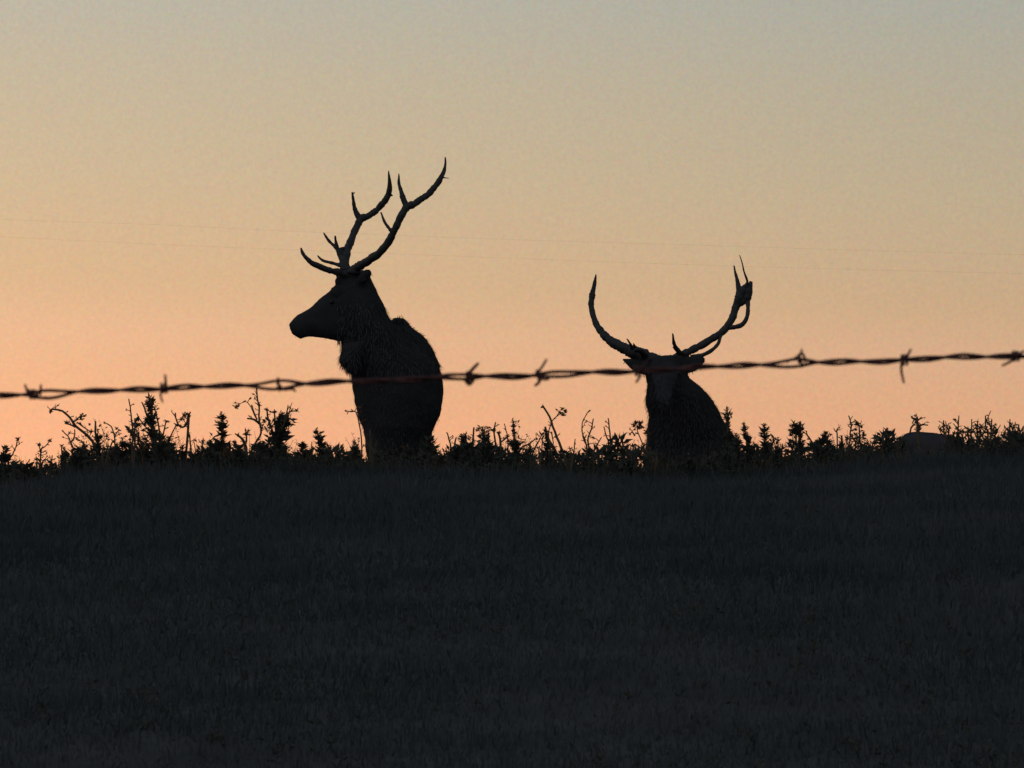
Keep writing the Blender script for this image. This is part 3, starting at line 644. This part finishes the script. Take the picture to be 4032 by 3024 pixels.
weed('bushy_weed', 'bushy dark weed with several budded stems just left of the standing elk', 24.2,
     stems=[[(1050, 1612), (1056, 1650), (1075, 1710), (1090, 1820), 6], [(1080, 1612), (1082, 1660), (1088, 1720), 5], [(1168, 1618), (1140, 1622), (1120, 1650), (1105, 1700), 4.5], [(1134, 1595), (1128, 1630), (1115, 1670), 4], [(1162, 1664), (1140, 1648), (1120, 1660), 5]],
     buds=[(1050, 1613, 9), (1066, 1622, 7), (1081, 1622, 9), (1168, 1617, 8), (1108, 1634, 14)], spikes=[(1104, 1628, 1096, 1830, 64), (1130, 1640, 1110, 1730, 50), (1030, 1745, 1040, 1850, 46)],
     clumps=[(1065, 1680, 60, 50, 46, 26), (1125, 1665, 50, 60, 50, 26), (1080, 1750, 80, 90, 130, 30), (1090, 1810, 120, 60, 160, 30)])
weed(LW, 'pointed leafy weed sloping down to the right, between the bushy weed and the elk', 24.3, spikes=[(1246, 1686, 1262, 1760, 40), (1262, 1740, 1300, 1850, 60), (1192, 1738, 1190, 1850, 60), (1228, 1740, 1222, 1850, 26)], clumps=[(1200, 1820, 100, 50, 110, 26), (1300, 1820, 80, 60, 90, 26), (1246, 1708, 30, 20, 14, 14)], root_x=1262)
weed(LW, 'little round-topped weed low beside the pointed leafy weed', 24.1, spikes=[(1335, 1786, 1338, 1850, 46)], clumps=[(1355, 1820, 50, 40, 44, 22)])
weed(LW, 'cone-shaped weed touching the left side of the standing elk', 24.4, spikes=[(1396, 1736, 1394, 1850, 46)], clumps=[(1394, 1800, 40, 70, 60, 22)])
weed(TW, 'tiny budded sprig against the left flank of the standing elk', 24.3, stems=[[(1358, 1617), (1385, 1622), (1402, 1625), (1420, 1700), (1425, 1800), 3.2], [(1366, 1632), (1372, 1618), 2.5]], buds=[(1360, 1618, 5)], leafmat='dry')
weed(TW, 'thin curling twigs at the right foot of the standing elk', 24.0, stems=[[(1758, 1702), (1768, 1728), (1775, 1765), (1770, 1850), 4.5], [(1796, 1722), (1790, 1750), (1785, 1850), 5], [(1712, 1792), (1735, 1808), (1750, 1850), 4], [(1690, 1796), (1712, 1806), (1720, 1850), 4]], clumps=[(1770, 1800, 70, 70, 90, 24)], leafmat='leaf')
weed(LW, 'blunt mottled weed, first thick one right of the standing elk', 24.2, spikes=[(1826, 1706, 1822, 1850, 58)], clumps=[(1830, 1725, 40, 30, 34, 18), (1820, 1790, 60, 80, 80, 24)], stems=[[(1866, 1682), (1863, 1720), (1858, 1780), (1862, 1850), 6]], buds=[(1864, 1735, 9)], root_x=1830)
weed('flat_topped_weed', 'flat-topped leafy weed tapering to its foot, second thick one right of the elk', 24.0, stems=[[(1905, 1690), (1904, 1730), (1908, 1790), (1912, 1850), 8]], clumps=[(1902, 1692, 56, 18, 44, 18), (1906, 1722, 32, 50, 60, 18), (1915, 1785, 60, 60, 60, 24)], buds=[(1921, 1686, 7), (1884, 1688, 7)])
weed(TW, 'bare branching stalk with knotted buds between two leafy weeds right of the elk', 24.1, stems=[[(1951, 1662), (1945, 1698), (1950, 1745), (1955, 1850), 5], [(1930, 1688), (1945, 1698), 4], [(1960, 1700), (1968, 1730), (1970, 1780), (1966, 1850), 7], [(1985, 1668), (1996, 1710), (2000, 1760), (1998, 1850), 3.5], [(1973, 1742), (1996, 1722), 5], [(1928, 1740), (1940, 1780), 4]],
     buds=[(1947, 1696, 8), (1965, 1706, 9), (1998, 1716, 8), (1999, 1738, 9)], clumps=[(1950, 1800, 80, 70, 90, 26)])
weed(LW, 'slender pointed leafy weed standing tallest in the gap between the elk', 24.1, spikes=[(2018, 1646, 2024, 1700, 22), (2023, 1690, 2034, 1850, 44)], clumps=[(2034, 1672, 18, 20, 10, 14), (2045, 1730, 30, 40, 22, 18), (2040, 1800, 70, 70, 90, 24)], root_x=2030)
weed(LW, 'low weed with a ragged leaf cluster left of the leaning bare stalk', 24.2, spikes=[(2088, 1738, 2090, 1850, 26)], stems=[[(2108, 1728), (2080, 1750), (2050, 1766), (2040, 1820), 4.5], [(2132, 1708), (2122, 1735), (2105, 1765), (2090, 1820), 4]], clumps=[(2126, 1726, 34, 34, 30, 18), (2080, 1810, 90, 40, 60, 22)], root_x=2088)
weed(TW, 'long bare stalk leaning to the left in the gap between the elk', 23.9, stems=[[(2137, 1600), (2163, 1640), (2184, 1700), (2208, 1762), (2228, 1815), (2236, 1850), 7], [(2130, 1605), (2140, 1602), 5]], buds=[(2138, 1601, 6)], clumps=[(2222, 1795, 50, 50, 36, 22)])
weed('flowering_stalk', 'thin stalk with a small blossom cluster right of the leaning bare stalk', 24.0, stems=[[(2216, 1622), (2200, 1634), (2178, 1652), (2166, 1680), (2160, 1720), (2170, 1780), (2180, 1850), 3.2], [(2172, 1800), (2178, 1745), (2172, 1700), 3]], buds=[(2213, 1610, 9), (2226, 1620, 9), (2206, 1624, 8), (2218, 1634, 9)], leafmat='dry')
weed(LW, 'leafy weed leaning right at the foot of the leaning bare stalk', 24.2, spikes=[(2145, 1682, 2156, 1740, 26), (2152, 1730, 2168, 1850, 50)], stems=[[(2146, 1680), (2158, 1725), (2180, 1765), (2202, 1815), (2210, 1850), 8]], clumps=[(2160, 1780, 40, 60, 50, 24), (2200, 1815, 80, 40, 60, 24)], root_x=2165)
weed(TW, 'dry forked stalks like raised fingers left of the bedded elk', 24.0, stems=[[(2312, 1628), (2300, 1645), (2293, 1668), (2291, 1700), (2306, 1745), (2318, 1850), 3.2], [(2336, 1648), (2330, 1682), (2316, 1722), (2318, 1770), (2322, 1850), 4.5], [(2290, 1695), (2300, 1735), (2312, 1770), 4], [(2368, 1722), (2352, 1748), (2338, 1775), (2330, 1850), 4]], clumps=[(2325, 1800, 60, 60, 70, 26), (2270, 1810, 50, 50, 50, 24)], leafmat='leaf')
weed(TW, 'pair of thin upright dry blades left of the bedded elk', 24.2, stems=[[(2394, 1646), (2400, 1690), (2403, 1740), (2404, 1850), 4.5], [(2377, 1680), (2386, 1712), (2396, 1750), (2400, 1850), 4]], leafmat='dry')
weed('broad_leafed_weed', 'squat broad-leafed weed between the dry blades and the bedded elk', 24.1, stems=[[(2436, 1726), (2430, 1780), (2425, 1850), 6], [(2448, 1722), (2452, 1760), (2440, 1850), 5], [(2476, 1755), (2455, 1758), 4]], clumps=[(2432, 1740, 60, 40, 34, 38), (2415, 1790, 70, 60, 50, 34), (2450, 1800, 60, 70, 60, 34)])
weed('seed_head_weed', 'weed with a fat round seed cluster beside the left side of the bedded elk', 24.0, stems=[[(2508, 1690), (2520, 1725), (2538, 1770), (2545, 1850), 3.5], [(2478, 1712), (2490, 1702), (2500, 1716), 3.5], [(2552, 1690), (2548, 1740), (2545, 1790), 4]], buds=[(2505, 1664, 10), (2522, 1668, 11), (2512, 1684, 12), (2496, 1676, 10), (2530, 1682, 8), (2480, 1710, 6), (2546, 1702, 12)], clumps=[(2512, 1675, 40, 36, 30, 16)], leafmat='dry')
weed('broad_leafed_weed', 'weed with large pale folded leaves at the foot of the bedded elk', 23.8, stems=[[(2500, 1748), (2490, 1780), (2482, 1830), 5], [(2500, 1748), (2535, 1775), (2572, 1806), 5], [(2575, 1790), (2585, 1802), (2580, 1850), 7]], clumps=[(2495, 1775, 26, 40, 14, 30), (2540, 1795, 60, 40, 16, 44), (2520, 1835, 110, 40, 70, 26)], leafmat='dry', root_x=2500)
weed(LW, 'tall dark spike growing against the right side of the bedded elk', 24.2, spikes=[(2862, 1598, 2866, 1660, 30), (2866, 1660, 2878, 1850, 50)], stems=[[(2882, 1646), (2868, 1640), 4]], clumps=[(2866, 1640, 34, 30, 18, 18)], root_x=2872)
weed(LW, 'short leafy spike close to the right side of the bedded elk', 24.0, spikes=[(2898, 1706, 2906, 1850, 50)], clumps=[(2900, 1730, 30, 30, 26, 18), (2910, 1800, 50, 70, 60, 22)])
weed(LW, 'even leafy spike, the left one of two like church spires right of the bedded elk', 24.1, spikes=[(2928, 1662, 2940, 1740, 32), (2940, 1720, 2962, 1850, 62)], clumps=[(2950, 1800, 60, 60, 60, 24)], root_x=2950)
weed(LW, 'even leafy spike, the right one of two like church spires right of the bedded elk', 24.2, spikes=[(3008, 1666, 3012, 1740, 38), (3012, 1720, 3018, 1850, 52)], clumps=[(3020, 1800, 50, 70, 60, 24)])
weed('feathery_weed', 'feathery pale weed curling between the spires and the two-lobed weed', 24.0, stems=[[(3048, 1722), (3040, 1760), (3040, 1850), 3.5], [(3072, 1752), (3066, 1790), (3070, 1850), 3.5], [(3090, 1790), (3080, 1850), 3.5]], clumps=[(3050, 1745, 34, 46, 34, 22), (3075, 1790, 50, 60, 50, 22), (3060, 1820, 90, 50, 60, 24)], leafmat='dry')
weed('two_lobed_weed', 'thick dark weed topped by two upright lobes, right of the spires', 24.1, spikes=[(3151, 1658, 3150, 1850, 36), (3128, 1668, 3134, 1720, 38)], stems=[[(3150, 1660), (3148, 1740), (3150, 1850), 9]], clumps=[(3127, 1690, 30, 50, 46, 20), (3150, 1690, 22, 50, 40, 18), (3136, 1755, 58, 50, 90, 24), (3142, 1800, 80, 80, 170, 28)], buds=[(3126, 1676, 9)])
weed('star_leafed_weed', 'star-leafed plant with a slanting twig above it, right of the two-lobed weed', 24.0, stems=[[(3172, 1706), (3188, 1728), (3206, 1755), (3218, 1790), (3218, 1850), 5.5], [(3180, 1790), (3196, 1815), (3210, 1850), 5]], clumps=[(3214, 1765, 54, 40, 46, 32), (3215, 1800, 50, 50, 30, 22)])
weed(LW, 'knobbly leafy weed leaning left between the star-leafed plant and the seed stalk', 24.2, spikes=[(3248, 1698, 3262, 1760, 34), (3262, 1740, 3292, 1850, 56)], buds=[(3252, 1706, 9), (3270, 1712, 7)], stems=[[(3282, 1686), (3290, 1700), (3296, 1708), 3]], clumps=[(3270, 1800, 90, 60, 110, 24)], root_x=3280)
weed(TW, 'short thick upright stub between two leafy weeds at the right', 24.0, stems=[[(3314, 1714), (3315, 1745), (3319, 1772), (3325, 1850), 7]])
weed('seed_stalk', 'tall weed with a diamond seed tip and star-like side leaves left of the boulder', 24.1,
     stems=[[(3341, 1636), (3350, 1665), (3350, 1690), (3348, 1712), (3368, 1740), (3366, 1780), (3372, 1850), 4.5], [(3326, 1722), (3352, 1728), (3376, 1726), 4], [(3364, 1652), (3380, 1670), (3384, 1710), (3390, 1780), (3388, 1850), 4.5], [(3344, 1730), (3350, 1765), (3368, 1790), 3.5], [(3448, 1720), (3436, 1750), (3428, 1800), 3.5]],
     buds=[(3350, 1670, 9), (3378, 1672, 12), (3392, 1680, 8), (3400, 1712, 8), (3394, 1760, 10), (3418, 1750, 9)], clumps=[(3384, 1680, 34, 36, 30, 16), (3390, 1730, 40, 50, 40, 20), (3358, 1726, 60, 16, 26, 18), (3400, 1780, 50, 70, 70, 22), (3430, 1770, 40, 50, 40, 22)])
weed(LW, 'leafy spike midway between the seed stalk and the boulder', 24.0, spikes=[(3494, 1684, 3496, 1740, 26), (3496, 1725, 3500, 1800, 50)], clumps=[(3480, 1740, 46, 40, 40, 22), (3500, 1770, 80, 50, 80, 24)], root_x=3496)
weed(LW, 'tiny rounded weed at the left foot of the boulder', 24.1, spikes=[(3534, 1726, 3532, 1800, 34)], clumps=[(3530, 1736, 34, 20, 26, 16)])
weed('branched_weed', 'odd branched weed like a figure with outstretched arms in front of the boulder', 24.2,
     stems=[[(3606, 1645), (3612, 1670), (3614, 1700), (3618, 1800), 9], [(3654, 1674), (3632, 1672), (3618, 1680), 4.5], [(3592, 1668), (3600, 1655), (3606, 1650), 4], [(3602, 1672), (3588, 1682), (3582, 1706), 4], [(3632, 1646), (3620, 1650), (3612, 1660), 4]],
     clumps=[(3612, 1650, 30, 20, 20, 14), (3614, 1685, 20, 50, 30, 16)], leafmat='dry')
# bare bushy stalks at the right end
rr_ = random.Random(3)
fan = [('dry branching stalks just right of the boulder', 3735, [(3715, 1655), (3738, 1675), (3752, 1700)]), ('dark knotted stalk with side twigs, second right of the boulder', 3778, [(3775, 1636), (3765, 1700), (3792, 1690), (3752, 1712)]),
       ('thin forking stalks, third right of the boulder', 3836, [(3826, 1650), (3812, 1690), (3850, 1660), (3862, 1690)]), ('tall wispy forked stalks, fourth right of the boulder', 3888, [(3880, 1636), (3905, 1650), (3862, 1672), (3914, 1672)]),
       ('short leaning stalks in the dip near the right edge', 3925, [(3918, 1690), (3930, 1720), (3950, 1735)]), ('tall dark twiggy stalks second from the right edge', 3978, [(3977, 1650), (3992, 1672), (3960, 1690), (4010, 1680)]), ('dense twiggy stalks cut by the right edge of the view', 4018, [(4012, 1672), (4028, 1690), (4040, 1690), (4000, 1710)])]
for lab, x, tips in fan:
    st = []
    for (tx, ty) in tips:
        mx = (tx + x) / 2 + rr_.uniform(-8, 8); my = (ty + 1800) / 2
        st.append([(tx, ty), (tx + rr_.uniform(-5, 5), ty + 30), (mx, my), (x + rr_.uniform(-6, 6), 1800), rr_.uniform(4, 5.5)])
        for q in range(3): 
            yy = ty + rr_.uniform(15, 80); sx = rr_.choice((-1, 1)); st.append([(tx + sx * rr_.uniform(14, 26), yy - rr_.uniform(14, 34)), (tx + sx * 8, yy - 4), (tx + (mx - tx) * (yy - ty) / (my - ty + 1), yy + 6), 3])
    weed('twiggy_weed', lab, 24.0 + rr_.uniform(-.2, .3), stems=st, clumps=[(x, 1790, 60, 60, 80, 22), (x + 4, 1750, 30, 60, 22, 18)])

# ---- small repeats filling the crest between the tall ones
def copy_thing(src, loc, rz, sc):
    c = src.copy(); COL.objects.link(c); c.location = loc; c.rotation_euler = (random.uniform(-.12, .12), random.uniform(-.2, .2), rz); c.scale = (sc * random.uniform(.8, 1.2), sc, sc * random.uniform(.75, 1.3))
    for ch in src.children:
        k = ch.copy(); COL.objects.link(k); k.parent = c
    return c
protos = []
bpy.context.view_layer.update()
bp = 1858
for nm, lab, kw in (
    ('small_weed', 'small pointed leafy weed among the grass of the crest', dict(spikes=[(1600, 1756, 1602, bp, 46)], clumps=[(1602, 1830, 46, 50, 40, 20)])),
    ('small_weed', 'small pointed leafy weed among the grass of the crest', dict(spikes=[(1600, 1774, 1600, bp, 60), (1620, 1800, 1612, bp, 40)], clumps=[(1600, 1835, 60, 40, 50, 22)])),
    ('tufted_weed', 'low tufted weed with spreading leaves on the crest', dict(stems=[[(1600, 1800), (1602, bp), 4]], clumps=[(1600, 1825, 90, 60, 110, 28)])),
    ('small_twig', 'small bare forked twig among the grass of the crest', dict(stems=[[(1585, 1756), (1592, 1790), (1600, bp), 3.5], [(1612, 1770), (1606, 1800), (1601, bp), 3.5], [(1578, 1785), (1590, 1800), (1598, 1825), 3]], buds=[(1585, 1757, 6)])),
    ('small_twig', 'small bare forked twig among the grass of the crest', dict(stems=[[(1604, 1748), (1600, 1800), (1600, bp), 3.5], [(1624, 1775), (1610, 1795), (1601, 1820), 3]], clumps=[(1602, 1775, 16, 40, 8, 16)])),
):
    protos.append(weed(nm, lab, 24.15, group={'small_weed': 'small pointed weeds of the crest', 'tufted_weed': 'tufted weeds of the crest', 'small_twig': 'small twigs of the crest'}[nm], root_x=1602, **kw))
bpy.context.view_layer.update()
N_SMALL = 230
for k in range(N_SMALL):
    px = -150 + 4350 * (k + random.uniform(-.4, .4)) / N_SMALL; Y = random.uniform(23.5, 24.7)
    b = base_at(px, Y); b.z -= .008
    src = protos[random.choice((0, 1, 1, 2, 2, 2, 3, 4))]
    dense = 1.0 if (px < 1400 or px > 3350) else 1.0
    if 3540 < px < 3760: sc = .45
    else: sc = random.uniform(.5, 1.2) * dense * (1.15 if px < 700 or 1780 < px < 2120 else 1)
    copy_thing(src, b, random.uniform(0, 6.28), sc)
